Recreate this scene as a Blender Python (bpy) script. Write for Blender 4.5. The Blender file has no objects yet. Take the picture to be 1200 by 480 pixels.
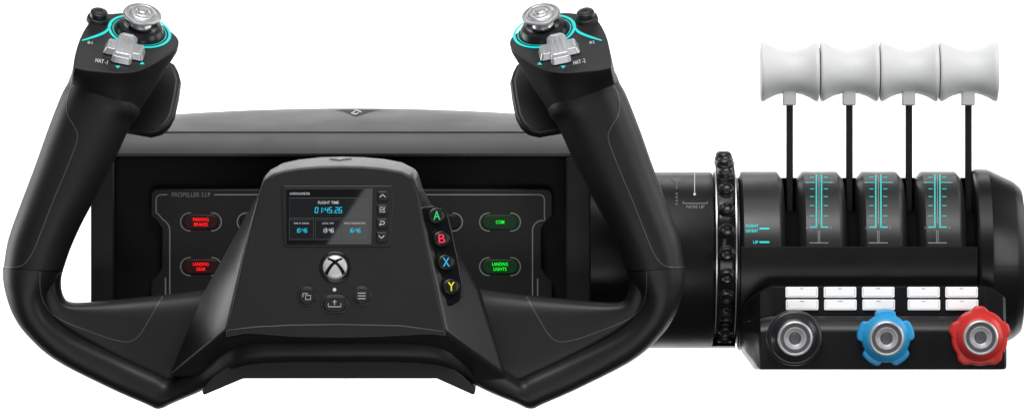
import bpy, bmesh, math, random
from mathutils import Vector, Matrix
from mathutils.bvhtree import BVHTree
random.seed(4)
scene = bpy.context.scene
COL = scene.collection
R = math.radians

# ------------------------------------------------------------------ camera
K = 0.0005            # metres per picture pixel at the reference depth
DC = 7000.0           # distance of the camera, in the same pixels
ZC = 0.55             # height of the lens over the studio floor
cam_d = bpy.data.cameras.new('camera'); cam = bpy.data.objects.new('camera', cam_d); COL.objects.link(cam)
cam.location = (0, -DC * K, ZC); cam.rotation_euler = (R(90), 0, 0)
cam_d.sensor_width = 36; cam_d.lens = 36 * DC / 1200.0
cam_d.clip_start = 0.05; cam_d.clip_end = 100
scene.camera = cam
CAM = Vector(cam.location)

# ------------------------------------------------------------------ world, lights, exposure
w = bpy.data.worlds.new('World'); scene.world = w; w.use_nodes = True
w.node_tree.nodes['Background'].inputs[0].default_value = (0.9, 0.95, 1, 1)
w.node_tree.nodes['Background'].inputs[1].default_value = 0.075
scene.view_settings.view_transform = 'Standard'; scene.view_settings.look = 'None'
scene.view_settings.exposure = 0; scene.view_settings.gamma = 1

def area(name, loc, target, sx, sy, power, color=(1, 1, 1), spread=180, roll=0):
    l = bpy.data.lights.new(name, 'AREA'); l.shape = 'RECTANGLE'; l.size = sx; l.size_y = sy
    l.energy = power; l.color = color; l.spread = R(spread)
    o = bpy.data.objects.new(name, l); COL.objects.link(o)
    o.location = loc
    q = (Vector(target) - Vector(loc)).to_track_quat('-Z', 'Y')
    if roll: q = q @ Matrix.Rotation(R(roll), 3, 'Z').to_quaternion()
    o.rotation_mode = 'QUATERNION'; o.rotation_quaternion = q
    return o
# the studio: a large softbox overhead, a front fill, two side strips and two banks on the white sweep
area('softbox_top', (0.0, -0.35, 1.75), (0, 0.0, ZC), 1.3, 0.6, 3.8)
area('softbox_back', (0.0, 0.75, 1.5), (0, 0.1, ZC), 1.0, 0.45, 3.4)
area('softbox_front', (-0.1, -1.15, 1.95), (0, 0, ZC), 1.2, 0.6, 20)
area('added_fill_low', (0.1, -1.7, -0.25), (0, 0, ZC), 1.4, 0.5, 5.5)  # unseen fill added from below to lift handle bottoms and undersides
area('strip_side', (-1.22, 0.38, ZC + 0.1), (-0.15, 0, ZC), 0.8, 0.8, 9)
area('strip_side', (1.2, 0.3, ZC + 0.35), (0.0, -.05, ZC), 0.75, 0.8, 5)
area('added_flank_fill', (1.15, -0.65, ZC + 0.2), (0, -.08, ZC - .05), 0.3, 0.7, 3.5)  # unseen light added to brighten the right flank of the hub
area('added_glare_lamp', (-0.06, -1.6, 0.754), (-0.06, 0, 0.60), 0.2, 0.3, 0.32, roll=-33.7)  # small unseen lamp added for the diagonal glare on the display glass
area('backdrop_bank', (0, 0.35, 1.5), (0, 1.15, ZC), 1.6, 0.3, 7.6, spread=110)
area('backdrop_bank', (0, 0.45, 0.05), (0, 1.15, ZC + .1), 1.6, 0.2, 3.6, spread=110)

# ------------------------------------------------------------------ materials
def mat(name, base, rough=0.5, metal=0.0, spec=0.5, bump=0.0, bscale=900, rvar=0.0, coat=0.0, emit=None, es=0.0, mottled=0.0):
    m = bpy.data.materials.new(name); m.use_nodes = True
    nt = m.node_tree; p = nt.nodes['Principled BSDF']
    p.inputs['Base Color'].default_value = (*base, 1); p.inputs['Roughness'].default_value = rough
    p.inputs['Metallic'].default_value = metal; p.inputs['Specular IOR Level'].default_value = spec
    p.inputs['Coat Weight'].default_value = coat
    if emit: p.inputs['Emission Color'].default_value = (*emit, 1); p.inputs['Emission Strength'].default_value = es
    tc = nt.nodes.new('ShaderNodeTexCoord')
    if bump:
        n = nt.nodes.new('ShaderNodeTexNoise'); n.inputs['Scale'].default_value = bscale; n.inputs['Detail'].default_value = 3
        b = nt.nodes.new('ShaderNodeBump'); b.inputs['Strength'].default_value = bump; b.inputs['Distance'].default_value = 0.0004
        nt.links.new(tc.outputs['Object'], n.inputs['Vector']); nt.links.new(n.outputs['Fac'], b.inputs['Height'])
        nt.links.new(b.outputs['Normal'], p.inputs['Normal'])
    n2 = nt.nodes.new('ShaderNodeTexNoise'); n2.inputs['Scale'].default_value = 26; n2.inputs['Detail'].default_value = 5
    nt.links.new(tc.outputs['Object'], n2.inputs['Vector'])
    if rvar:
        mr = nt.nodes.new('ShaderNodeMapRange'); mr.inputs['From Min'].default_value = 0.3; mr.inputs['From Max'].default_value = 0.7
        mr.inputs['To Min'].default_value = rough - rvar; mr.inputs['To Max'].default_value = rough + rvar
        nt.links.new(n2.outputs['Fac'], mr.inputs['Value']); nt.links.new(mr.outputs['Result'], p.inputs['Roughness'])
    if mottled:
        mx = nt.nodes.new('ShaderNodeMixRGB'); mx.inputs['Color1'].default_value = (*[c * (1 - mottled) for c in base], 1)
        mx.inputs['Color2'].default_value = (*[c * (1 + mottled) for c in base], 1)
        nt.links.new(n2.outputs['Fac'], mx.inputs['Fac']); nt.links.new(mx.outputs['Color'], p.inputs['Base Color'])
    return m
M = dict(
    body=mat('matte black plastic', (.0105, .0105, .0118), .47, bump=.10, bscale=1500, rvar=.04),
    face=mat('satin charcoal plastic', (.0125, .0125, .0138), .43, bump=.10, bscale=1500, rvar=.04),
    hub=mat('satin hub plastic', (.013, .013, .0145), .33, bump=.08, bscale=1500, rvar=.03),
    grip=mat('soft black rubber', (.0075, .0075, .0087), .49, bump=.14, bscale=1800, rvar=.04),
    seam=mat('pale rim and seam highlight', (.10, .10, .105), .35),  # pale tone paints the groove highlight along the seams
    hood=mat('satin black hood plastic', (.014, .014, .0145), .40, bump=.10, bscale=1500, rvar=.04),
    recess=mat('recess black plastic', (.006, .006, .0065), .6, spec=.3, bump=.1),
    slot=mat('slot plastic with painted shade', (.0025, .0025, .0028), .7, spec=.12),  # near-black base puts the deep shade of the lever slots into colour
    panel=mat('panel black plastic', (.012, .0115, .012), .5, bump=.1, bscale=1500),
    gloss=mat('gloss black plastic', (.006, .006, .007), .16, rvar=.03),
    key=mat('dark button plastic', (.012, .012, .013), .3, rvar=.03),
    glass=mat('display glass', (.008, .009, .010), .02, spec=.5),
    drum=mat('charcoal drum plastic', (.016, .0165, .0175), .36, bump=.08, bscale=1500, rvar=.04),
    box=mat('black control box plastic', (.0048, .0048, .0055), .34, spec=.42, bump=.1, bscale=1500, rvar=.04),
    rod=mat('black anodised rod', (.012, .012, .014), .3, rvar=.05),
    white=mat('white handle plastic', (.84, .84, .84), .45, rvar=.05, mottled=.01),
    neck=mat('pale grey plastic', (.62, .62, .63), .45),
    keycap=mat('milky white key', (.88, .88, .88), .35, emit=(1, 1, 1), es=.3),
    silver=mat('brushed silver', (.66, .66, .67), .34, metal=.85, rvar=.05),
    satin=mat('satin silver plastic', (.68, .68, .69), .32, metal=.6, rvar=.05),
    ringmetal=mat('satin bright metal', (.80, .80, .81), .3, metal=.55, rvar=.04),
    dish=mat('grey metal dish', (.13, .13, .135), .34, metal=.3),
    blue=mat('blue plastic', (.03, .40, .80), .38, rvar=.04),
    red=mat('red plastic', (.72, .035, .03), .38, rvar=.04),
    teal=mat('teal backlight', (0, .1, .1), .5, emit=(.01, .72, .68), es=1.0),
    tealprint=mat('teal backlit print', (.02, .3, .28), .5, emit=(.01, .60, .56), es=.55),
    cyan=mat('cyan pixels', (0, .05, .1), .5, emit=(.0, .55, .75), es=1.0),
    wpix=mat('white pixels', (.1, .1, .1), .5, emit=(.9, .9, .9), es=.6),
    grypix=mat('grey pixels', (.02, .02, .02), .4, emit=(.10, .11, .115), es=.55),
    box_px=mat('dim display field', (.008, .008, .009), .02, emit=(.02, .022, .024), es=.35),
    prt=mat('grey print', (.30, .30, .31), .5),
    dimprt=mat('dim grey print', (.10, .10, .105), .5),
    wprt=mat('white print', (.75, .75, .75), .5),
    redlit=mat('red lit lettering', (.2, 0, 0), .5, emit=(1, .004, .004), es=1.8),
    grnlit=mat('green lit lettering', (0, .2, 0), .5, emit=(.0, .85, .03), es=1.6),
    redlens=mat('dim red lens', (.010, .004, .004), .35, emit=(.10, .0, .002), es=.12),
    grnlens=mat('dim green lens', (.004, .010, .005), .35, emit=(.0, .10, .008), es=.17),
    offlens=mat('unlit lens', (.006, .006, .006), .3),
    A=mat('green letter', (.03, .55, .16), .4, emit=(.02, .5, .13), es=.35),
    B=mat('red letter', (.75, .04, .09), .4, emit=(.7, .03, .07), es=.35),
    X=mat('blue letter', (.03, .42, .72), .4, emit=(.02, .4, .7), es=.35),
    Y=mat('yellow letter', (.80, .72, .02), .4, emit=(.75, .68, .01), es=.35),
    backdrop=mat('white studio paper', (.86, .86, .86), .9, spec=.1, mottled=.004),
)

# ------------------------------------------------------------------ geometry helpers
def W(px, py, D=0.0):
    s = (DC - D) / DC
    return Vector(((px - 600) * K * s, -D * K, ZC + (240 - py) * K * s))
def SC(D): return K * (DC - D) / DC
XC = -193.3 * K                                   # symmetry plane of the yoke
def mirror(p): return Vector((2 * XC - p.x, p.y, p.z))

class Mesh:
    def __init__(self): self.v = []; self.f = []; self.m = []; self.mats = []; self.cur = 0
    def use(self, m):
        m = M[m] if isinstance(m, str) else m
        if m not in self.mats: self.mats.append(m)
        self.cur = self.mats.index(m); return self
    def add(self, vs, fs):
        b = len(self.v); self.v += [Vector(p) for p in vs]
        for f in fs: self.f.append([b + i for i in f]); self.m.append(self.cur)
    def rings(self, rings, cap0=True, cap1=True, closed=True):
        n = len(rings[0]); vs = [p for r in rings for p in r]; fs = []
        for i in range(len(rings) - 1):
            for j in range(n if closed else n - 1):
                a = i * n + j; b = i * n + (j + 1) % n
                fs.append([a, b, b + n, a + n])
        if cap0: fs.append(list(range(n))[::-1])
        if cap1: fs.append([(len(rings) - 1) * n + j for j in range(n)])
        self.add(vs, fs)
    def mirrored(self):
        o = Mesh(); o.mats = list(self.mats); o.m = list(self.m)
        o.v = [mirror(p) for p in self.v]; o.f = [f[::-1] for f in self.f]; return o
    def bvh(self): return BVHTree.FromPolygons([tuple(p) for p in self.v], self.f)
    def build(self, name, parent=None, bevel=0, seg=3, smooth=40, label=None, recalc=True, subsurf=0):
        me = bpy.data.meshes.new(name)
        lo = [min(p[i] for p in self.v) for i in range(3)]; hi = [max(p[i] for p in self.v) for i in range(3)]
        c = Vector([(a + b) / 2 for a, b in zip(lo, hi)])
        me.from_pydata([tuple(p - c) for p in self.v], [], self.f)
        for m in self.mats: me.materials.append(m)
        for p, i in zip(me.polygons, self.m): p.material_index = i
        if recalc:
            bm = bmesh.new(); bm.from_mesh(me); bmesh.ops.recalc_face_normals(bm, faces=bm.faces[:]); bm.to_mesh(me); bm.free()
        for p in me.polygons: p.use_smooth = True
        me.set_sharp_from_angle(angle=R(smooth))
        o = bpy.data.objects.new(name, me); COL.objects.link(o)
        if parent is not None:
            o.parent = parent; o.location = c - WORLD[parent.name]
        else: o.location = c
        WORLD[o.name] = c
        if bevel:
            b = o.modifiers.new('bevel', 'BEVEL'); b.width = bevel * K; b.segments = seg; b.limit_method = 'ANGLE'; b.angle_limit = R(32)
            b.harden_normals = False
        if label: o['label'] = label
        return o
WORLD = {}
def thing(name, loc, label, cat):
    e = bpy.data.objects.new(name, None); COL.objects.link(e); e.location = loc; e.empty_display_size = .02
    e['label'] = label; e['category'] = cat; WORLD[e.name] = Vector(loc); return e

def crom(pts, sub):                                # Catmull-Rom through tuples
    out = []; n = len(pts)
    for i in range(n - 1):
        p0, p1, p2, p3 = pts[max(i - 1, 0)], pts[i], pts[i + 1], pts[min(i + 2, n - 1)]
        for k in range(sub):
            t = k / sub
            out.append(tuple(.5 * (2 * b + (c - a) * t + (2 * a - 5 * b + 4 * c - d) * t * t + (3 * b - a - 3 * c + d) * t ** 3)
                             for a, b, c, d in zip(p0, p1, p2, p3)))
    out.append(tuple(pts[-1])); return out
def section(ox, oy, ix, iy, D, T, e, n=40):
    cx, cy, hx, hy = (ox + ix) / 2, (oy + iy) / 2, (ox - ix) / 2, (oy - iy) / 2
    s = SC(D); c = W(cx, cy, D); ring = []
    for k in range(n):
        a = 2 * math.pi * k / n; ca, sa = math.cos(a), math.sin(a)
        f = math.copysign(abs(ca) ** (2 / e), ca); g = math.copysign(abs(sa) ** (2 / e), sa)
        ring.append(c + Vector((hx * f * s, -T * g * K, -hy * f * s)))
    return ring
def loft(m, secs, sub=8): m.rings([section(*q) for q in crom(secs, sub)])
def extrude(m, poly, Df, Db, mir=False):           # outline at its own depth, straight back
    f = [W(x, y, Df) for x, y in poly]; b = [Vector((p.x, -Db * K, p.z)) for p in f]
    m.rings([f, b])
def box(m, x0, x1, y0, y1, Df, Db): extrude(m, [(x0, y0), (x1, y0), (x1, y1), (x0, y1)], Df, Db)

class Plane:                                       # a flat face of the object: picture points go to where the face is seen there
    def __init__(self, o, u, n):
        self.o = Vector(o); self.n = Vector(n).normalized(); self.u = (Vector(u) - Vector(u).dot(self.n) * self.n).normalized()
        self.v = self.u.cross(self.n)              # runs down the face
        if self.v.z > 0: self.v = -self.v
        self.k = K * (-(self.o - CAM).y * -1) / (DC * K)
        self.k = K * abs((self.o - CAM).y) / (DC * K)
    def at(self, px, py, h=0):
        d = W(px, py, 0) - CAM; t = (self.o - CAM).dot(self.n) / d.dot(self.n)
        return CAM + d * t + self.n * h * K
    def loc(self, c, a, b, h=0):                   # offsets a, b along the face from picture point c
        return self.at(*c) + (self.u * a + self.v * b) * self.k + self.n * h * K
    def solid(self, m, poly, h0, h1): m.rings([[self.at(x, y, h1) for x, y in poly], [self.at(x, y, h0) for x, y in poly]])
    def solid_loc(self, m, c, poly, h0, h1, top=1.0): m.rings([[self.loc(c, x * top, y * top, h1) for x, y in poly], [self.loc(c, x, y, h0) for x, y in poly]])
    def lathe(self, m, c, prof, n=48, cap=True):
        o = self.at(*c)
        rings = [[o + (self.u * math.cos(2 * math.pi * j / n) + self.v * math.sin(2 * math.pi * j / n)) * r * self.k + self.n * h * self.k for j in range(n)] for r, h in prof]
        m.rings(rings, cap, cap)
FRONT = lambda D: Plane(W(600, 240, D), (1, 0, 0), (0, -1, 0))

def rrect(w, h, r, n=6):
    pts = []
    for cx, cy, a0 in ((w / 2 - r, h / 2 - r, 0), (-w / 2 + r, h / 2 - r, 90), (-w / 2 + r, -h / 2 + r, 180), (w / 2 - r, -h / 2 + r, 270)):
        for k in range(n + 1):
            a = R(a0 + 90 * k / n); pts.append((cx + r * math.cos(a), cy + r * math.sin(a)))
    return pts
def circ(r, n=40, rx=1, ry=1): return [(r * rx * math.cos(2 * math.pi * k / n), r * ry * math.sin(2 * math.pi * k / n)) for k in range(n)]
def arc(cx, cy, r, a0, a1, n=12): return [(cx + r * math.cos(R(a0 + (a1 - a0) * k / n)), cy - r * math.sin(R(a0 + (a1 - a0) * k / n))) for k in range(n + 1)]

def resample(pts, step):
    out = [pts[0]]
    for (x0, y0), (x1, y1) in zip(pts, pts[1:]):
        n = max(1, int(math.hypot(x1 - x0, y1 - y0) / step))
        out += [(x0 + (x1 - x0) * k / n, y0 + (y1 - y0) * k / n) for k in range(1, n + 1)]
    return out
def ribbon(m, pts, width, f, closed=False, step=None):
    """a flat printed line of the given width; f maps (x, y) to the surface"""
    if step: pts = resample(pts, step)
    n = len(pts); L = []; Rr = []
    for i, (x, y) in enumerate(pts):
        if closed: a, b = pts[i - 1], pts[(i + 1) % n]
        else: a, b = pts[max(i - 1, 0)], pts[min(i + 1, n - 1)]
        dx, dy = b[0] - a[0], b[1] - a[1]; l = math.hypot(dx, dy) or 1
        wd = width[i] if isinstance(width, list) else width
        nx, ny = -dy / l * wd / 2, dx / l * wd / 2
        L.append(f(x + nx, y + ny)); Rr.append(f(x - nx, y - ny))
    fs = []
    for i in range(n if closed else n - 1):
        j = (i + 1) % n; fs.append([i, j, n + j, n + i])
    m.add(L + Rr, fs)
def bar(m, x0, x1, y0, y1, f): m.add([f(x0, y0), f(x1, y0), f(x1, y1), f(x0, y1)], [[0, 1, 2, 3]])
_tc = {}
def glyphs(s, bold=0.0):
    if (s, bold) in _tc: return _tc[(s, bold)]
    c = bpy.data.curves.new('t', 'FONT'); c.body = s; c.offset = bold; c.resolution_u = 3
    o = bpy.data.objects.new('t', c); COL.objects.link(o); bpy.context.view_layer.update()
    me = bpy.data.meshes.new_from_object(o.evaluated_get(bpy.context.evaluated_depsgraph_get()))
    vs = [(v.co.x, v.co.y) for v in me.vertices]; fs = [list(p.vertices) for p in me.polygons]
    bpy.data.objects.remove(o); bpy.data.curves.remove(c); bpy.data.meshes.remove(me)
    x0, x1 = min(p[0] for p in vs), max(p[0] for p in vs); y0, y1 = min(p[1] for p in vs), max(p[1] for p in vs)
    vs = [((x - (x0 + x1) / 2) / (x1 - x0), -(y - (y0 + y1) / 2) / (y1 - y0)) for x, y in vs]
    _tc[(s, bold)] = (vs, fs); return vs, fs
def text(m, s, cx, cy, wd, ht, f, rot=0, bold=0.0):
    vs, fs = glyphs(s, bold); c, q = math.cos(R(rot)), math.sin(R(rot))
    m.add([f(cx + x * wd * c - y * ht * q, cy + x * wd * q + y * ht * c) for x, y in vs], fs)
SEG = {'0': 'abcdef', '1': 'bc', '2': 'abged', '3': 'abgcd', '4': 'fgbc', '5': 'afgcd', '6': 'afgedc', '8': 'abcdefg', '9': 'abcdfg'}
def digits(m, s, cx, cy, dw, dh, gap, lw, f, slant=.1):
    adv = [gap + lw * 1.2 if ch in ':.' else dw + gap for ch in s]; x = cx - (sum(adv) - gap) / 2
    for ch, a in zip(s, adv):
        def g(px, py): return f(x + px - (py - dh / 2) * slant, cy - dh / 2 + py)
        if ch in ':.':
            for yy in ([.28, .72] if ch == ':' else [.95]): bar(m, -lw * .1, lw * .9, dh * yy - lw / 2, dh * yy + lw / 2, g)
        else:
            S = {'a': ((0, 0), (dw, 0)), 'b': ((dw, 0), (dw, dh / 2)), 'c': ((dw, dh / 2), (dw, dh)), 'd': ((0, dh), (dw, dh)),
                 'e': ((0, dh / 2), (0, dh)), 'f': ((0, 0), (0, dh / 2)), 'g': ((0, dh / 2), (dw, dh / 2))}
            for k in SEG[ch]: ribbon(m, list(S[k]), lw, g)
        x += a
def on_surface(bvh, off=0.5):
    def f(px, py):
        d = (W(px, py, 0) - CAM).normalized(); h, n, i, t = bvh.ray_cast(CAM, d)
        if h is None: return W(px, py, 0)
        if n.dot(d) > 0: n = -n
        return h + n * off * K
    return f

# ------------------------------------------------------------------ setting: a white studio sweep, floor curving up into the wall
m = Mesh().use('backdrop')
prof = [(0.55, 0.0), (0.75, 0)] + [(0.75 + .4 * math.sin(R(q)), .4 - .4 * math.cos(R(q))) for q in range(9, 91, 9)] + [(1.15, 1.25)]
m.rings([[Vector((x, y, z)) for y, z in prof] for x in (-1.3, 1.3)], False, False, closed=False)
bd = m.build('backdrop', smooth=60); bd['kind'] = 'structure'

# ================================================================== base housing with the instrument panel
base = thing('instrument_housing', W(408, 405, -120), 'wide black housing behind the yoke, with a recessed panel of red and green indicator lamps', 'instrument housing')
XL, XR = 106, 714
def topy(x): return 127 + 6.5 * min(1.6, ((x - 405) / 205) ** 2)
m = Mesh().use('hood')
st = [XL + (XR - XL) * k / 40 for k in range(41)]
def hood(x):
    t = topy(x); fade = max(0, (abs(x - 410) - 275) / 30); e = 4 * fade ** 2
    P = [(t + 40, -300), (t + 14, -295), (t + 3 + e, -270), (t + e, -225), (t + 4 + e, -190), (153.6 + e, -52), (154.4 + e, -50), (155.4 + e, -50.5), (156.2 + e, -47), (168 + e, -22), (176 + e, -8), (180 + e, -2), (183, -2.5), (186, -14), (186, -300)]
    # every station is laid out at the depth of the hood's own front, so its long lines run straight
    return [Vector(((x - 600) * K, -D * K, ZC + (240 - y) * K * (DC - D) / DC)) for y, D in P]
m.rings([hood(x) for x in st])
m.build('hood', base, smooth=25)
m = Mesh().use('hood')
box(m, XL, 134, 184, 405, 0, -298); box(m, 662, XR, 184, 405, 0, -298)
box(m, 134.2, 661.8, 376, 405, -1, -298)
m.build('shell', base, bevel=3)
m = Mesh().use('recess'); box(m, 134, 662, 186, 378, -44, -290); m.build('back_plate', base)
# notched instrument plate
PP = FRONT(-30)
cxp = lambda x: x
left = [(176, 226), (180, 221)]; 
plate = [(181, 221), (643, 221), (648, 226), (648, 253), (640, 260), (635, 268), (635, 314), (641, 323), (648, 330), (648, 372),
         (176, 372), (176, 330), (183, 323), (189, 314), (189, 268), (184, 260), (176, 253), (176, 226)]
m = Mesh().use('panel'); PP.solid(m, plate, -12, 0)
ip = m.build('instrument_plate', base, bevel=2)
f = lambda x, y: PP.at(x, y, .5)
m = Mesh().use('prt')
lnL = [(199, 372)] + [(199, 270)] + arc(185, 270, 14, 8, 62, 8)[0:] + arc(187, 247, 4, 250, 180, 4) + arc(189, 234, 6, 180, 90, 6) + [(196, 228)]
ribbon(m, lnL, 1.5, f)
ribbon(m, [(251, 228), (630, 228)] + arc(632, 234, 6, 90, 0, 6) + [(638, 250)] + arc(636, 270, 12, 80, 180, 8) + [(624, 372)], 1.5, f)
ribbon(m, [(194, 325), (194, 372)], 1.6, f); ribbon(m, [(630, 326), (630, 372)], 1.6, f)
m.build('panel_outline', ip)
m = Mesh().use('prt'); text(m, 'PROPELLER S.I.P', 224, 228, 45, 5.2, f); m.build('panel_title', ip)
def indicator(x, y, lens, lit, lines, tag):
    m = Mesh().use(lens)
    PP.solid_loc(m, (x, y), rrect(42, 17, 8.4), 0.2, 1.6, .96)
    o = m.build('indicator_lamp', base, bevel=.6, label=tag)
    m = Mesh().use('prt')
    for sg in (-1, 1):
        pts = [(x + sg * 12, y - 10.4), (x + sg * 13.5, y - 10.4)] + [(x + sg * (13.5 + 10.4 * math.cos(R(a))), y - 10.4 * math.sin(R(a))) for a in range(80, -81, -10)] + [(x + sg * 13.5, y + 10.4), (x + sg * 12, y + 10.4)]
        ribbon(m, pts, 1.3, lambda a, b: PP.at(a, b, .7))
    m.build('bracket_ring', o)
    if lines:
        m = Mesh().use(lit); n = len(lines)
        for i, (s, wd) in enumerate(lines): text(m, s, x, y + (i - (n - 1) / 2) * 5.8, wd * 1.08, 3.9, lambda a, b: PP.at(a, b, 2.4), bold=.004)
        m.build('lettering', o)
indicator(235.5, 259.8, 'redlens', 'redlit', [('PARKING', 17), ('BRAKES', 15)], 'red parking brakes lamp')
indicator(235.5, 312, 'redlens', 'redlit', [('LANDING', 17), ('GEAR', 10)], 'red landing gear lamp')
indicator(586, 260, 'grnlens', 'grnlit', [('COM', 9)], 'green com lamp')
indicator(586, 312, 'grnlens', 'grnlit', [('LANDING', 17), ('LIGHTS', 14)], 'green landing lights lamp')
indicator(302, 259.8, 'offlens', None, None, 'unlit lamp half hidden by the yoke hub')
indicator(518, 260, 'offlens', None, None, 'unlit lamp half hidden by the lettered buttons')
# little winged emblem in a shallow triangular dip on the hood
hb = Mesh(); hb.rings([hood(x) for x in st]); fh = on_surface(hb.bvh(), .5); fh2 = on_surface(hb.bvh(), .9)
m = Mesh().use('recess')
m.add([fh(391, 129.5), fh(400, 130), fh(417, 136.8), fh(440, 130), fh(447, 129.3), fh(430, 128.9), fh(417, 128.8), fh(402, 128.9)], [[0, 1, 2, 3, 4, 5, 6, 7]])
em = m.build('emblem_dip', base)
m = Mesh().use('wprt')
for a, b in (((411.5, 133), (416.5, 134.8)), ((416.5, 134.8), (420, 133)), ((413.5, 131.4), (416, 132.6)), ((418.5, 130), (421.5, 131.2)), ((420.8, 131.2), (423.5, 132)), ((415.5, 129.8), (418, 130.2))):
    ribbon(m, [a, b], 1.1, fh2)
m.build('emblem', em)

# ================================================================== throttle quadrant
quad = thing('throttle_quadrant', W(1020, 432, -60), 'black throttle quadrant with four white levers, a trim wheel and black, blue and red knobs', 'throttle quadrant')
AX = -60.0                                          # depth of the drum axis
def ring_x(px, r, yc=304.5, n=96, a0=0, a1=360):   # circle round the drum axis
    s = SC(AX); c = W(px, yc, AX); out = []
    full = abs(a1 - a0) >= 360; N = n if full else n + 1
    for k in range(N):
        a = R(a0 + (a1 - a0) * k / n)
        out.append(c + Vector((0, -math.cos(a) * r * s, math.sin(a) * r * s)))
    return out
def lathe_x(m, prof, **kw): m.rings([ring_x(px, r, **kw) for px, r in prof])
# trim barrel
m = Mesh().use('box')
lathe_x(m, [(690, 100), (691, 103), (832, 103), (834, 102), (834.6, 100.5), (834.8, 92)])
barrel = m.build('trim_barrel', quad, smooth=30)
fb = on_surface(m.bvh(), .4)
m = Mesh().use('wprt')
ribbon(m, [(814, 203), (814, 227)], .9, fb, step=2); bar(m, 812.6, 815.4, 226.5, 229, fb)
m.use('prt'); ribbon(m, [(800.5, 236), (800.5, 238.4), (829, 238.4), (829, 236)], .8, fb, step=3)
text(m, 'NOSE UP', 815, 242.3, 21, 3.4, fb)
m.use('dimprt')
for x in (771, 793):
    m.add([fb(x - 6, 208), fb(x + 6, 208), fb(x + 6, 210.5), fb(x, 215), fb(x - 6, 210.5)], [[0, 1, 2, 3, 4]])
    ribbon(m, [(x, 203), (x, 222)], 1.6, fb, step=2)
for y in (226, 230, 234, 238): bar(m, 791.5, 794.5, y, y + 2.4, fb)
m.build('lettering', barrel)
# wheel well and wheel
m = Mesh().use('recess'); lathe_x(m, [(834, 90), (861.8, 90)]); m.build('wheel_well', quad)
YW, RW = 291.5, 108.0
m = Mesh().use('gloss')
lathe_x(m, [(837.4, 80), (837.4, RW - 5), (838.4, RW - 2), (841, RW - 1), (855, RW - 1), (857.6, RW - 2), (858.6, RW - 5), (858.6, 80)], yc=YW)
wheel = m.build('trim_wheel', quad, smooth=30)
for x in (836.6, 859.4):
    m = Mesh().use('silver'); lathe_x(m, [(x - .7, RW - 6), (x - .7, RW - 3.6), (x + .7, RW - 3.6), (x + .7, RW - 6)], yc=YW); m.build('rim_highlight_ring', wheel)  # silver rings stand in for the bright reflection along the slot edge
for k in range(26):
    th = R(-2.4 + k * 360 / 26); s = SC(AX)
    c = W(848, YW, AX) + Vector((0, -math.cos(th), math.sin(th))) * (RW - 1.5) * s
    rad = Vector((0, -math.cos(th), math.sin(th))); tan = Vector((0, math.sin(th), math.cos(th))); ux = Vector((1, 0, 0))
    m = Mesh().use('key')
    m.rings([[c + (ux * 9.4 * math.cos(a) + tan * 8.4 * math.sin(a)) * q * s + rad * h * s for a in [2 * math.pi * j / 24 for j in range(24)]]
             for q, h in ((1.12, -1), (1.1, 1.2), (1.0, 1.6), (.97, 4.4), (.86, 6.8), (.68, 7.8), (.56, 6.8), (.3, 5.6))])
    m.build('wheel_bump', wheel, smooth=60)
m = Mesh().use('box'); m.rings([ring_x(px, r, n=24, a0=-76, a1=-180) for px, r in ((834, 90), (834.2, 103), (861, 103), (861.2, 90))], False, False, closed=False); m.build('wheel_guard', quad, smooth=30)
# right-hand collar and core under the drums
m = Mesh().use('slot'); lathe_x(m, [(861, 50), (861.2, 58), (1139, 58)]); m.build('drum_core', quad, smooth=30)
m = Mesh().use('slot'); m.rings([ring_x(px, r, n=30, a0=93, a1=180) for px, r in ((861, 76), (861.2, 96.5), (1138.5, 96.5), (1138.7, 76))], False, False, closed=False); m.build('rear_cover', quad, smooth=30)
m = Mesh().use('box'); lathe_x(m, [(861, 74), (861.2, 97), (863.8, 97), (864, 74)]); m.build('neck_ring', quad, smooth=30)
lo_a, hi_a = 4, 175
def drum(x0, x1, c0, c1, name='lever_drum'):
    m = Mesh().use('drum'); m.rings([ring_x(px, r, n=60, a0=lo_a, a1=hi_a) + [W(px, 304.5, AX)] for px, r in
        ((x0, 60), (x0, 93), (x0 + .8, 95.5), (x0 + (c0 - x0) * .82, 102.6), (c0, 103.6), (c1, 103.6), (x1 - (x1 - c1) * .82, 102.6), (x1 - .8, 95.5), (x1, 93), (x1, 60))])
    o = m.build(name, quad, smooth=28); return o, on_surface(m.bvh(), .4)
d, fd = drum(864.5, 916.5, 868.5, 909.5)
d['label'] = 'plain drum with glowing flight detent and up marks'
m = Mesh().use('teal')
text(m, 'FLIGHT', 881.5, 264.6, 14.5, 3.5, fd, bold=.02); text(m, 'DETENT', 881.3, 270.4, 14.5, 3.5, fd, bold=.02)
text(m, 'UP', 885.6, 283.6, 6, 3.5, fd, bold=.02)
bar(m, 890, 901.5, 266.7, 268.7, fd); bar(m, 890, 901.5, 282.5, 284.5, fd)
m.build('glowing_marks', d)
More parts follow.
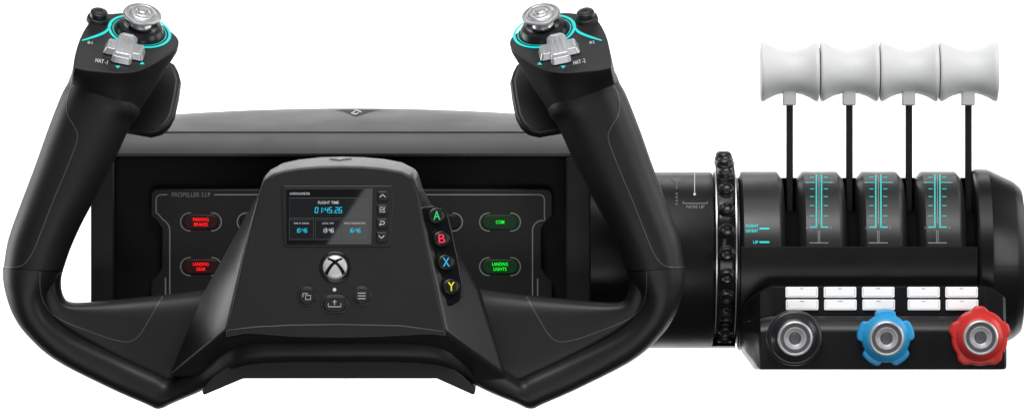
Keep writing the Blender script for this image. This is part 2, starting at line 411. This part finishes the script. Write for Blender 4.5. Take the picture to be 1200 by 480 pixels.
for cx, x0, x1 in ((959.7, 932.5, 987.5), (1029.3, 1002, 1057), (1098.5, 1071.5, 1126)):
    c0, c1 = cx - 19.5, cx + 19.5
    d, fd = drum(x0, x1, c0, c1)
    m = Mesh().use('tealprint')
    ticks = [208, 214, 221.5, 230.5, 241, 253]
    for sg in (-1, 1):
        ribbon(m, [(cx + sg * 3.0, 204.5), (cx + sg * 3.0, 267)], 1.7, fd, step=2)
        for i, y in enumerate(ticks):
            L = 11 if i == 1 else 8.5; x_a, x_b = sorted((cx + sg * 4.4, cx + sg * (4.4 + L)))
            if i != 1: x_a, x_b = sorted((cx + sg * 5.6, cx + sg * 10.5))
            bar(m, x_a, x_b, y - .5, y + .5, fd)
        x_a, x_b = sorted((cx + sg * 2.6, cx + sg * 11)); bar(m, x_a, x_b, 265.3, 267, fd)
    m.use('prt')
    ribbon(m, [(cx, 204.5), (cx, 262)], .9, fd, step=2)
    ribbon(m, [(cx - .9, 270), (cx - .9, 284)], .7, fd, step=3); ribbon(m, [(cx + .9, 270), (cx + .9, 284)], .7, fd, step=3)
    bar(m, cx - 11, cx + 11, 283.8, 284.9, fd)
    for sg in (-1, 1):
        text(m, '100', cx + sg * 15.4, 214, 5, 2.2, fd); text(m, '0', cx + sg * 14, 266.6, 2, 3, fd)
    m.build('scale_marks', d)
# front cover under the drums
m = Mesh().use('box')
m.rings([ring_x(px, r, n=48, a0=a0, a1=-175) + [W(px, 304.5, AX)] for px, r, a0 in ((863.5, 99, 7), (864.5, 105, 9), (1137.4, 105, 9), (1137.6, 99, 7))])
m.build('front_cover', quad, smooth=28, bevel=.8)
m = Mesh().use('recess'); 
fc = None
# end cap
m = Mesh().use('box')
prof = [(1138, 90), (1138.2, 102.5), (1140, 105.4), (1143, 106.5), (1156, 106.0), (1158.5, 105.2)]
prof += [(1185, 92.6), (1187.5, 91.2), (1194, 85.5), (1195.6, 83), (1197, 62), (1198, 30), (1198.2, 8)]
lathe_x(m, prof); cap_o = m.build('end_cap', quad, smooth=12, bevel=1.0)
fe = on_surface(m.bvh(), .3)
m = Mesh().use('recess'); ribbon(m, [(1141, 312), (1196.5, 312)], .9, fe, step=3); m.build('part_line', cap_o)
# levers
LX = (925.5, 995.5, 1065.3, 1135)
for i, x in enumerate(LX):
    e = thing('throttle_lever', W(x, 208, AX), None, None); del e['label'], e['category']
    e.parent = quad; e.location = W(x, 208, AX) - WORLD['throttle_quadrant']
    m = Mesh().use('rod'); box(m, x - 4, x + 4, 112, 296, AX + 4, AX - 4)
    m.build('shaft', e, bevel=1.2)
    m = Mesh().use('neck'); box(m, x - 7.6, x + 7.6, 102, 123.5, AX + 12, AX - 12); m.build('neck', e, bevel=1.5)
    m = Mesh().use('white'); x0, x1 = x - 34.6, x + 34.2; yc = 84.0
    pr = [(0, 26), (.1, 30), (.5, 33.2), (1.6, 34.8), (3.2, 35.0), (5, 34.4)]
    wdt = x1 - x0
    mid = [(t, 25.0 + 9.2 * abs((t - wdt / 2) / (wdt / 2 - 5.5)) ** 2.1) for t in [5.8 + (wdt - 11.6) * q / 28 for q in range(29)]]
    full = pr + mid + [(wdt - t, r) for t, r in pr[::-1]]
    m.rings([ring_x(x0 + t, r, yc=yc, n=72) for t, r in full]); m.build('handle', e, smooth=50)
# control box under the drums
m = Mesh().use('box')
PK0, PK1 = (335.5, 75.5), (367.5, 78)                # key panel: (y, depth) top and bottom
prof = [(338, 20), (333.8, 55), (334.4, 73), PK0, PK1, (368.6, 78.2), (369.2, 77), (371, 78), (375, 82.5), (380, 87.5), (385, 90.6), (390, 92), (431, 92), (432.6, 90), (432.6, -60), (400, -60)]
def station(x, k, dt=0, db=0):                      # the flanks are rounded off: k backwards, dt off the top, db off the bottom
    return [Vector(((x - 600) * SC(92), -(D - k if D > 25 else D) * K, W(600, y + (dt * max(0, 1 - (y - 334) / 60) if y < 390 else (-db if y > 420 else 0)), D).z)) for y, D in prof]
m.rings([station(873, 40, 26, 24), station(876, 30, 20, 19), station(884, 14, 13, 9), station(889, 3, 9, 1.5), station(891.5, .5, 7, 0), station(897, 0, 3.4, 0), station(904, 0, 0, 0), station(1156, 0, 0, 0), station(1163, 0, 2.6, 0),
         station(1172, 0, 8, 0), station(1177, .6, 12, .3), station(1179.4, 3, 14, 1.5), station(1181.5, 20, 16, 3), station(1183, 40, 20, 4)])
m.build('control_box', quad, smooth=22)
pk_o = W(1030, PK0[0], PK0[1]); pk_b = W(1030, PK1[0], PK1[1]); dv = pk_b - pk_o
PK = Plane(pk_o, (1, 0, 0), Vector((0, dv.z, -dv.y)) if dv.z < 0 and False else Vector((1, 0, 0)).cross(dv) * -1)
if PK.n.y > 0: PK.n = -PK.n
m = Mesh().use('box'); PK.solid(m, [(907, 336), (1155, 336), (1155, 366.5), (907, 366.5)], -1, .5); kp = m.build('key_panel', quad, bevel=.3)
for cx in (939.4, 984.2, 1029, 1082, 1126.6):
    for r_, cy in enumerate((342.2, 356.9)):
        m = Mesh().use('keycap'); x = cx + r_ * .5
        PK.solid(m, [(x + a, cy + b) for a, b in rrect(38, 12.4, 1.4, 3)], .3, 4.2)
        ko = m.build('key', quad, bevel=.8)
        m = Mesh().use('prt')
        fk = lambda a, b: PK.at(a, b, 4.5)
        wd = random.choice((4, 5, 6)); n = 3
        for q in range(n): bar(m, x - wd / 2 + q * wd / n, x - wd / 2 + (q + .72) * wd / n, cy - 4.8, cy - 3.6, fk)
        ribbon(m, [(x - 17.2, cy - 5), (x - 17.2, cy + 3.4), (x - 16.2, cy + 4.6), (x + 16.2, cy + 4.6), (x + 17.2, cy + 3.4), (x + 17.2, cy - 5)], .35, fk)
        m.build('legend', ko)
# rotary knobs
KP = FRONT(92)
def knob(c, mt, radius, label):
    m = Mesh().use(mt); N = 240
    o = KP.at(*c); k = KP.k
    rings = []
    for ins, h in ((.4, .5), (0, 1.2), (0, 15.5), (.3, 16.8), (1.2, 17.6), (3.0, 18.4)):   # grip flange
        rings.append([o + Vector((math.cos(a) * (radius(a) - ins) * k, -h * K, math.sin(a) * (radius(a) - ins) * k)) for a in [2 * math.pi * j / N for j in range(N)]])
    m.rings(rings)
    KP.lathe(m, c, [(28.3, 15), (28.0, 18.6), (27.2, 20.4), (25.6, 22.4), (23.6, 25.4), (21.8, 27.4), (20, 28), (17.5, 27), (17.5, 22)], 96)   # dome
    ob = m.build('rotary_knob', quad, smooth=35, label=label)
    m = Mesh().use('ringmetal'); KP.lathe(m, c, [(20.4, 24), (20.6, 28.5), (20.2, 31), (19.2, 32), (18.0, 32), (17.2, 31), (17.0, 28)], 64, False)
    m.build('silver_ring', ob, smooth=50)
    if mt == 'knobblack':
        m = Mesh().use('seam'); KP.lathe(m, c, [(32.4, .4), (32.9, 1.2), (32.9, 2.4), (32.2, 3)], 72, False); m.build('base_ring', ob, smooth=60)
    m = Mesh().use('dish'); KP.lathe(m, c, [(17.2, 27), (17.1, 30.4), (13.2, 30.6)], 64, False); m.use('ringmetal')
    KP.lathe(m, c, [(13.2, 30.6), (12.8, 31.2), (12.0, 31.2), (11, 29.4), (8.6, 26.6), (7.2, 25.6)], 64, False); m.use('dish')
    KP.lathe(m, c, [(7.2, 25.6), (6.4, 26.4), (4.5, 26.8), (.3, 26.8)], 48, False)
    m.build('dish', ob, smooth=50)
def lob(a, c0, depth, width, sgn, pw=5):
    best = 0
    for q in range(5):
        dd = (a - R(c0 + 72 * q) + math.pi) % (2 * math.pi) - math.pi
        best = max(best, 1 / (1 + (abs(dd) / R(width)) ** pw))
    return sgn * depth * best
M['knobblack'] = mat('charcoal knob plastic', (.022, .022, .024), .3, rvar=.03)
knob((930.4, 395.5), 'knobblack', lambda a: 32.0, 'black round knob')
knob((1037.2, 395.5), 'blue', lambda a: 33.8 + lob(a, 55, 5.6, 13.5, -1, 8), 'blue knob with five notches')
knob((1147, 394.5), 'red', lambda a: 33.2 + lob(a, 90, 3.6, 12.5, 1, 5) + lob(a, 110, .9, 6, -1, 2) + lob(a, 70, .9, 6, -1, 2), 'red knob with five bumps')

# ================================================================== the yoke
yoke = thing('control_yoke', W(400, 443, 120), 'black U-shaped control yoke with two tall hand grips and a display in its hub', 'control yoke')
# --- hub, arms
GR = [  # outer x,y, inner x,y, depth, half thickness, exponent
    (96, 70, 168, 104, 127, 38, 2.6), (85, 85, 166, 121, 128, 45, 2.5), (79.5, 98, 162, 135, 128, 47, 2.5), (72, 112, 152, 149, 128, 46, 2.4), (57, 150, 135, 186, 128, 45, 2.3), (41, 195, 115, 225, 128, 44, 2.3),
    (24, 240, 93, 267, 127, 43, 2.3), (10, 280, 80, 297, 124, 42, 2.35), (4.5, 313, 73, 317, 121, 42, 2.4)]
RAIL = [(3.5, 313, 72, 318, 121, 41.5, 2.4), (5, 335, 64, 330, 119, 40.5, 2.4), (14, 365, 56, 348, 116, 39, 2.3), (31, 391, 64, 371, 111, 37, 2.5), (65, 421, 91, 392, 105, 35, 2.8),
        (125, 452, 142, 417, 99, 32, 3.2), (170, 472, 186, 437, 98, 32, 3.2), (186.5, 478.3, 199, 443, 98, 33, 3), (205, 470.8, 210, 436.5, 102, 34, 3), (237, 457, 236, 422.5, 116, 36, 3.2), (266, 441, 264, 397, 142, 42, 3.4),
        (291, 428, 290, 391.5, 156, 44, 3.6), (340, 424, 340, 392, 160, 44, 3.6), (405, 424, 405, 392, 161, 44, 3.6)]
WEB = [(60, 300, 81, 294, 102, 24, 3), (46, 322, 71.5, 325, 99, 28, 3), (46, 345, 73.5, 346, 96, 30, 3.2), (58, 374, 83, 353.5, 92, 30, 3.4), (86, 396, 110, 353, 88, 31, 3.8), (140, 428, 158, 348.5, 84, 32, 4.2),
       (196, 455, 214, 342.5, 84, 34, 4.4), (230, 455, 250, 337, 86, 36, 4.4), (262, 440, 290, 322, 90, 40, 4.4)]
armL = Mesh().use('body'); loft(armL, RAIL, 10); loft(armL, WEB, 10)
gripL = Mesh().use('grip'); loft(gripL, GR, 10)
DF = lambda y: 224 - (385 - y) * .09                # depth of the console face, leaning back
fpl_o = W(400, 385, DF(385)); fpl_t = W(400, 195, DF(195)); dv = fpl_t - fpl_o
nf = Vector((1, 0, 0)).cross(dv).normalized()
if nf.y > 0: nf = -nf
FP = Plane(fpl_o, (1, 0, 0), nf)
F = [(266, 386), (278, 332), (290, 280), (303, 228), (310, 210), (321, 203.5), (335, 199.5), (350, 197), (375, 195), (400, 194.4), (425, 195), (450, 197.2), (471, 201.2), (484, 208.5),
     (490, 230), (499, 280), (511, 338), (522, 388)]
Bk = [(198, 441, 146), (238, 344, 150), (273, 280, 168), (302.4, 228, 188), (309, 208, 184), (317, 199, 172), (332, 191, 152), (350, 187, 146), (375, 184.3, 140), (400, 183.6, 138), (425, 184.2, 140), (450, 186.2, 146), (471, 190.2, 152), (488.5, 199, 172),
      (495.5, 220, 184), (533, 288, 178), (563, 340, 178), (594, 443, 165)]
Lp = [(199, 443, 96)]
hub = Mesh().use('hub')
ff = [FP.at(x, y, -4) for x, y in F]
mid = []
for (x, y), (bx, by, bd_) in zip(F, Bk):
    mid.append(FP.at(x, y, -4) * .25 + W(bx, by, bd_) * .75)
bb = [W(x, y, d_) for x, y, d_ in Bk]
bk2 = [W(400 + (x - 400) * .97, y + (10 if y < 230 else 0), 25) for x, y, d_ in Bk]
hub.rings([ff, bb, bk2])
body = Mesh(); 
for part in (armL, armL.mirrored()):
    for fi, mi in zip(part.f, part.m): pass
    body.use('body'); body.add(part.v, part.f)
yb = body.build('yoke_frame', yoke, smooth=34)
fhub = on_surface(hub.bvh(), .5)
hubo = hub.build('hub', yoke, bevel=5, seg=4, smooth=40)
m = Mesh().use('body')
flap = [(238.5, 462.5), (236.5, 457), (243, 448), (252, 439), (262, 431.5), (275, 423), (290, 414.5), (340, 412.5), (400, 411.5)]
cov = flap + [(794 - x, y) for x, y in flap[-2::-1]] + [(512, 443), (285, 443)]
extrude(m, cov, 186, 20); m.build('lower_cover', yoke, bevel=2.2, smooth=35)
m = Mesh().use('recess'); FRONT(24).lathe(m, (400, 330), [(46, -60), (46, 4)], 48); m.build('column_shaft', yoke)
# seam ribbons on the arm and grip surface, groove highlight painted in pale
LOOP = [(79, 296), (73, 291), (65, 290), (56, 295), (50, 304), (47, 318), (47, 338), (51, 354), (60, 366), (76, 376.5), (100, 386), (125, 395), (140, 399), (150, 400), (158, 397), (165, 390), (176, 372), (187, 353), (191, 347)]
OVER = [(4.6, 312), (14, 313), (25, 311), (33, 304), (40, 292), (48, 272), (62, 236), (76, 203), (88, 172), (91, 160), (88, 150), (80, 136), (78, 122), (82, 106), (90, 97), (100, 92), (116, 93), (132, 97)]
def smooth_line(pts, sub=5): return crom(pts, sub)
for msh, line, wd in ((armL, LOOP, 1.1), (gripL, OVER, 1.0)):
    f_ = on_surface(msh.bvh(), .35); m = Mesh().use('seam'); ribbon(m, smooth_line(line), wd, f_)
    p = yb if msh is armL else None
    if p: m.build('seam_line', p); m.mirrored().build('seam_line', p)
    else: seamG = m
# --- grips
t12 = R(12); tilt = math.asin(.55)
nL = Vector((math.sin(t12) * .835, -.55, math.cos(t12) * .835)); uL = Vector((math.cos(t12), 0, -math.sin(t12)))
oL = W(150, 50, 134)
HEAD = [(86.5, 79), (87.5, 66), (93, 47), (100, 33), (108, 23), (117, 18), (130, 16), (150, 15), (170, 19), (190, 29), (203, 39), (208.5, 45), (209.5, 51), (205, 58), (190, 69), (172, 79), (158, 84), (140, 85.5), (118, 84), (100, 82)]
PADDLE = [(141, 150), (158, 153), (175, 156), (188, 153), (197, 145), (203, 134), (208, 112), (211, 93), (208, 82), (203, 72), (185, 70), (160, 110)]
for side in (0, 1):
    mm = (lambda q: q) if side == 0 else (lambda q: q.mirrored())
    word = 'left' if side == 0 else 'right'
    g = mm(gripL).build('hand_grip', yoke, smooth=50)
    mm(seamG).build('seam_line', g)
    PLl = Plane(oL, uL, nL)
    # head: plate on top, tapering into the grip
    m = Mesh().use('grip')
    dn = [PLl.at(x, y, -9) for x, y in HEAD]; up = [PLl.at(x, y, 0) for x, y in HEAD]
    ANG = (30, 5, -20, -40, -55, -70, -85, -100, -120, -140, -155, -170, -182, -195, -215, -235, -250, -266, -285, -310)
    hp = [(x, y, float(a)) for (x, y), a in zip(HEAD, ANG)]
    hp = crom(hp + [(hp[0][0], hp[0][1], -330.0)], 4)[:-1]
    dn = [PLl.at(x, y, -9) for x, y, a in hp]; up = [PLl.at(x, y, 0) for x, y, a in hp]
    lowp = lambda q: [section(*q, n=720)[int(a * 2) % 720] for x, y, a in hp]
    l1, l2 = lowp((81.5, 99, 162, 132, 128, 45.8, 2.5)), lowp((92, 122, 140, 142, 128, 30, 2.5))
    md = [p * .55 + q * .45 - PLl.n * 3 * K for p, q in zip(dn, l1)]
    m.rings([up, dn, md, l1, l2]); mm(m).build('head', g, bevel=3.0, seg=4, smooth=55)
    m = Mesh().use('face'); PDL = Plane(W(180, 120, 74), (1, 0, 0), (-.12, -.86, .46)); PDL.solid(m, PADDLE, -15, 0); mm(m).build('paddle', g, bevel=5, seg=4)
    if side == 0: PL = PLl; mx = lambda x, D=130: x
    else:
        PL = Plane(mirror(oL), Vector((math.cos(t12), 0, math.sin(t12))), Vector((-nL.x, nL.y, nL.z)))
    # positions read for this side
    if side == 0: ring_c, btn, hat = (163.5, 37), (115, 23), (145.5, 62)
    else: ring_c, btn, hat = (638.0, 37), (687.5, 23), (655.5, 62)
    sg = 1 if side == 0 else -1
    fp = lambda x, y: PL.at(x, y, .5)
    fl = lambda a, b: PL.loc(ring_c, a, b, .5)
    m = Mesh().use('teal')
    ribbon(m, [(36 * math.cos(R(a)), 34 * math.sin(R(a))) for a in range(0, 360, 5)], 3.3, fl, closed=True)
    ribbon(m, [(31.6 * math.cos(R(a)), 29.8 * math.sin(R(a))) for a in range(0, 360, 5)], .9, fl, closed=True)
    sw = [(131, 24), (129, 31), (124, 37.5), (116, 41.5), (106, 45), (96, 48)]
    if side: sw = [(801.5 - x, y) for x, y in sw]
    sw = crom(sw, 4); ribbon(m, sw, [1.3 + 1.6 * math.sin(math.pi * k / (len(sw) - 1)) for k in range(len(sw))], fp)
    for tx, ty, q in (((138, 79, 1), (166.5, 74.5, -1)) if side == 0 else ((632.5, 75, -1), (660, 79, 1))):
        m.add([fp(tx - 3, ty - 1.4 * q), fp(tx + 3, ty - 1.4 * q), fp(tx, ty + 1.8 * q)], [[0, 1, 2]])
    m.build('light_ring', g)
    m = Mesh().use('wprt')
    if side == 0: text(m, 'B1', 105.5, 50.5, 5.5, 3, fp, rot=8); text(m, 'HAT -1', 119, 72.3, 14.5, 4.6, fp, rot=12, bold=.012)
    else: text(m, 'B2', 694, 50.2, 6, 3, fp, rot=-6); text(m, 'HAT -2', 679, 72.8, 14.5, 4.6, fp, rot=-12, bold=.012)
    m.build('lettering', g)
    m = Mesh().use('key')
    PL.lathe(m, ring_c, [(29, .3), (28, 5), (25, 8.5), (20, 9.5), (15, 7)], 56); m.use('silver')
    PL.lathe(m, ring_c, [(11, 5), (12.6, 8), (13, 10.5), (12, 13), (9.5, 15), (7.5, 17), (7.5, 20.5), (20, 21.6), (22.8, 23), (22.8, 24.4), (21.6, 25.6), (19, 25.4), (18.4, 24.9), (15.4, 25.2), (15, 26.6), (13.6, 27.4), (10.4, 27.2), (9.8, 26.8), (7.2, 27.6), (6.6, 30), (5.2, 31), (.2, 31.2)], 64)
    m.build('thumbstick', g, smooth=30)
    m = Mesh().use('grip'); PL.lathe(m, btn, [(14, -2), (13, 3), (11.4, 4.4)], 40); m.use('key')
    PL.lathe(m, btn, [(10.6, 3), (10.6, 9.2), (9.9, 10.8), (8.4, 11.4), (4, 10.9), (.2, 10.8)], 40)
    m.build('push_button', g, smooth=45)
    m = Mesh().use('satin')
    PL.solid_loc(m, hat, rrect(48, 25, 4), 1, 9, .86)
    PL.solid_loc(m, hat, rrect(24, 54, 4), 1, 9, .92); PL.solid_loc(m, hat, rrect(21, 48, 3), 9, 12.5, .88)
    for xx in (-5.5, 0, 5.5): PL.solid_loc(m, hat, [(xx + a, b + 1) for a, b in rrect(1.7, 24 if xx else 32, .8)], 12, 14)
    PL.solid_loc(m, hat, [(a, b - 20) for a, b in rrect(15, 5, 2)], 10, 14.5, .9)
    for xx in (-17.5, 17.5): PL.solid_loc(m, hat, [(xx + a, b) for a, b in rrect(2.2, 14, .9)], 8, 10.4)
    m.build('hat_switch', g, bevel=1.3, seg=3)

# --- console face
m = Mesh().use('face'); FP.solid(m, F, -7, 0); m.build('face_plate', yoke, bevel=2.0, smooth=35)
m = Mesh().use('face')
lip = [(265, 385.5), (300, 381.5), (340, 379.5), (400, 378.6), (470, 380.2), (522, 387), (523, 394.5), (508, 392), (490, 392.5), (445, 395), (400, 396), (345, 395), (300, 391.6), (288, 391), (265, 395.5)]
FP.solid(m, lip, -40, 2.2); m.build('face_lip', yoke, bevel=1.6, smooth=35)
m = Mesh().use('recess'); ribbon(m, [(386, 186.3), (397, 187.6), (412, 186.3)], 1.3, fhub, step=2); m.use('silver'); bar(m, 396, 401, 186, 187.2, fhub); m.build('rim_notch', hubo)
# display
fz = lambda h: (lambda x, y: FP.at(x, y, h))
m = Mesh().use('key')
FP.solid(m, [(333, 217.5), (458, 217.5), (462, 221), (458, 287), (455, 289.5), (336, 289.5), (332, 287), (329.5, 221)], -2, .9)
bz = m.build('display_bezel', yoke, bevel=.8)
m = Mesh().use('glass'); FP.solid(m, [(335.5, 221), (437, 221), (435.5, 286.5), (336, 286.5)], .2, 1.7); scr = m.build('display_screen', yoke, bevel=.3)
f = fz(2.0); f2 = fz(2.25)
m = Mesh().use('box_px')
RECT = [(339, 432, 232, 255.8), (339, 367.6, 257.4, 280.6), (369.6, 399, 257.4, 280.6), (401, 430.5, 257.4, 280.6)]
for a, b, c, d_ in RECT: bar(m, a, b, c, d_, f)
m.use('grypix')
for a, b, c, d_ in RECT: ribbon(m, [(a, c), (b, c), (b, d_), (a, d_)], .6, f2, closed=True)
m.build('display_field', scr)
m = Mesh().use('wpix')
text(m, 'CHRONOMETER', 351.5, 227, 23.5, 2.7, f2, bold=.0); text(m, 'FLIGHT TIME', 385, 237.4, 24.5, 3.3, f2, bold=.005)
text(m, 'TIME AT ORIGIN', 353.2, 261.6, 18, 1.9, f2, bold=0); text(m, 'LOCAL TIME', 384.3, 261.6, 13.5, 1.9, f2, bold=0); text(m, 'TIME AT DESTINATION', 415.7, 261.6, 25, 1.9, f2, bold=0)
digits(m, '13:46', 384.3, 270, 2.1, 4.6, 1.05, .65, f2)
m.use('cyan'); digits(m, '01:45.26', 385, 246.2, 3.1, 6.2, 1.5, .85, f2); digits(m, '10:46', 353.2, 270, 2.1, 4.6, 1.05, .65, f2); digits(m, '16:46', 415.5, 270, 2.1, 4.6, 1.05, .65, f2)
m.build('readout', scr)
# four square keys beside the display
for i, (cx, cy) in enumerate(((448.6, 229.8), (448.2, 245.8), (447.8, 261.8), (447.2, 277.6))):
    m = Mesh().use('key'); FP.solid_loc(m, (cx, cy), rrect(13.6, 12.4, 2.2), .5, 4.0, .9)
    b = m.build('display_key', yoke, bevel=.9)
    m = Mesh().use('wprt'); fk = lambda x, y: FP.loc((cx, cy), x, y, 4.4)
    if i == 0: ribbon(m, [(-3.2, 1.6), (0, -1.8), (3.2, 1.6)], 1.1, fk)
    if i == 3: ribbon(m, [(-3.2, -1.6), (0, 1.8), (3.2, -1.6)], 1.1, fk)
    if i == 1:
        ribbon(m, [(1.2, -2.6), (-2.8, -2.6), (-2.8, 2.8), (2.6, 2.8), (2.6, .6)], .8, fk); ribbon(m, [(-1.2, -.4), (0, 1), (3.2, -2.6)], .9, fk)
    if i == 2:
        ribbon(m, [(-2.6, -2.2), (1.6, -2.2), (2.9, -1.2), (2.9, .4), (1.6, 1.2), (-2.6, 1.2)], .9, fk); ribbon(m, [(-1.6, -.2), (-3.2, 1.2), (-1.6, 2.6)], .8, fk)
    m.build('symbol', b)
# round logo button
m = Mesh().use('gloss'); c = (392.6, 313)
FP.lathe(m, c, [(18.4, .2), (18.2, 1.2), (17, 1.8), (15.6, 1.4), (14.8, .8)], 64)
lb = m.build('logo_button', yoke, smooth=50)
m = Mesh().use('satin'); M['logo'] = mat('pearl white metal', (.78, .78, .79), .34, metal=.25); m.use('logo')
FP.lathe(m, c, [(14.4, .8), (14.2, 2.4), (12.6, 3.8), (9, 4.8), (4, 5.3), (.2, 5.4)], 56)
dome = m.build('logo_dome', lb, smooth=60)
dbv = m.bvh(); fdome = on_surface(dbv, .35)
m = Mesh().use('gloss')
def curve_rib(pts, ws):
    q = crom([(c[0] + x, c[1] + y, w_) for (x, y), w_ in zip(pts, ws)], 6)
    ribbon(m, [(a, b) for a, b, w_ in q], [w_ for a, b, w_ in q], fdome)
for s_ in (-1, 1):
    curve_rib([(s_ * 11.0, 9.2), (s_ * 8.0, 3.0), (s_ * 4.0, -2.5), (s_ * -.4, -6.4)], [4.2, 3.7, 3.3, 3.0])
    curve_rib([(s_ * -.4, -6.2), (s_ * 4.2, -8.9), (s_ * 8.4, -10.2)], [3.6, 2.6, 2.4])
m.build('logo_cross', lb)
m = Mesh().use('wpix'); FP.lathe(m, (392, 339), [(2.1, .2), (2.0, .7), (.2, .8)], 20); m.build('status_light', yoke)
for c, poly, nm in (((359.8, 347), circ(10.2), 'view'), ((424, 346.5), circ(10.2), 'menu'), ((392.2, 356), rrect(29, 19, 9.3, 10), 'share')):
    m = Mesh().use('gloss'); FP.solid_loc(m, c, [(x * 1.13, y * 1.13) for x, y in poly], -.5, .5, .99)
    m.use('key'); FP.solid_loc(m, c, poly, .3, 3.2, .9)
    b = m.build('menu_button', yoke, bevel=.8)
    m = Mesh().use('prt'); M['sym'] = M.get('sym') or mat('bright grey print', (.55, .55, .56), .5); m.use('sym')
    fk = lambda x, y: FP.loc(c, x, y, 3.6)
    if nm == 'view':
        ribbon(m, [(-4.8, .8), (-4.8, -3.2), (1.2, -3.2)], 1.1, fk); ribbon(m, [(-1.6, -1), (4.4, -1), (4.4, 3.8), (-1.6, 3.8)], 1.1, fk, closed=True)
    elif nm == 'menu':
        for y in (-3.2, 0, 3.2): bar(m, -4.6, 4.6, y - .55, y + .55, fk)
    else:
        ribbon(m, [(-7.4, -.8), (-7.4, 3.2), (7.4, 3.2), (7.4, -.8)], 1.1, fk); ribbon(m, [(0, 1), (0, -3.6)], 1.1, fk); ribbon(m, [(-2, -2), (0, -4.2), (2, -2)], 1.0, fk)
    m.build('symbol', b)
# lettered button strip on the right flank
STRIP = [(491.5, 243), (495, 241.5), (514, 241.5), (521, 244.5), (525.5, 251), (531, 272), (537, 300), (543.5, 336), (543, 345), (538, 353), (530, 357.5), (519, 360), (515.5, 358), (507, 312), (498, 270)]
sp_o = W(505, 300, 208); SP = Plane(sp_o, Vector((1, .30, 0)), Vector((.28, -.93, .12)))
m = Mesh().use('gloss'); SP.solid(m, STRIP, -50, 0); m.build('button_strip', yoke, bevel=2.5, seg=3)
for L, c in (('A', (510, 253)), ('B', (516, 280)), ('X', (521, 307.5)), ('Y', (527, 336))):
    m = Mesh().use('gloss'); SP.lathe(m, c, [(12.2, .1), (11.8, 1.6), (10.8, 1.8), (10.4, .6)], 40); m.use('key')
    SP.lathe(m, c, [(9.9, .3), (9.8, 4), (9, 5.4), (7.4, 6), (3, 5.8), (.2, 5.8)], 40)
    b = m.build('letter_button', yoke, smooth=50)
    m = Mesh().use(L); text(m, L, 0, 0, 8.6, 10.6, lambda x, y: SP.loc(c, x, y, 6.5), bold=.012); m.build('letter', b)
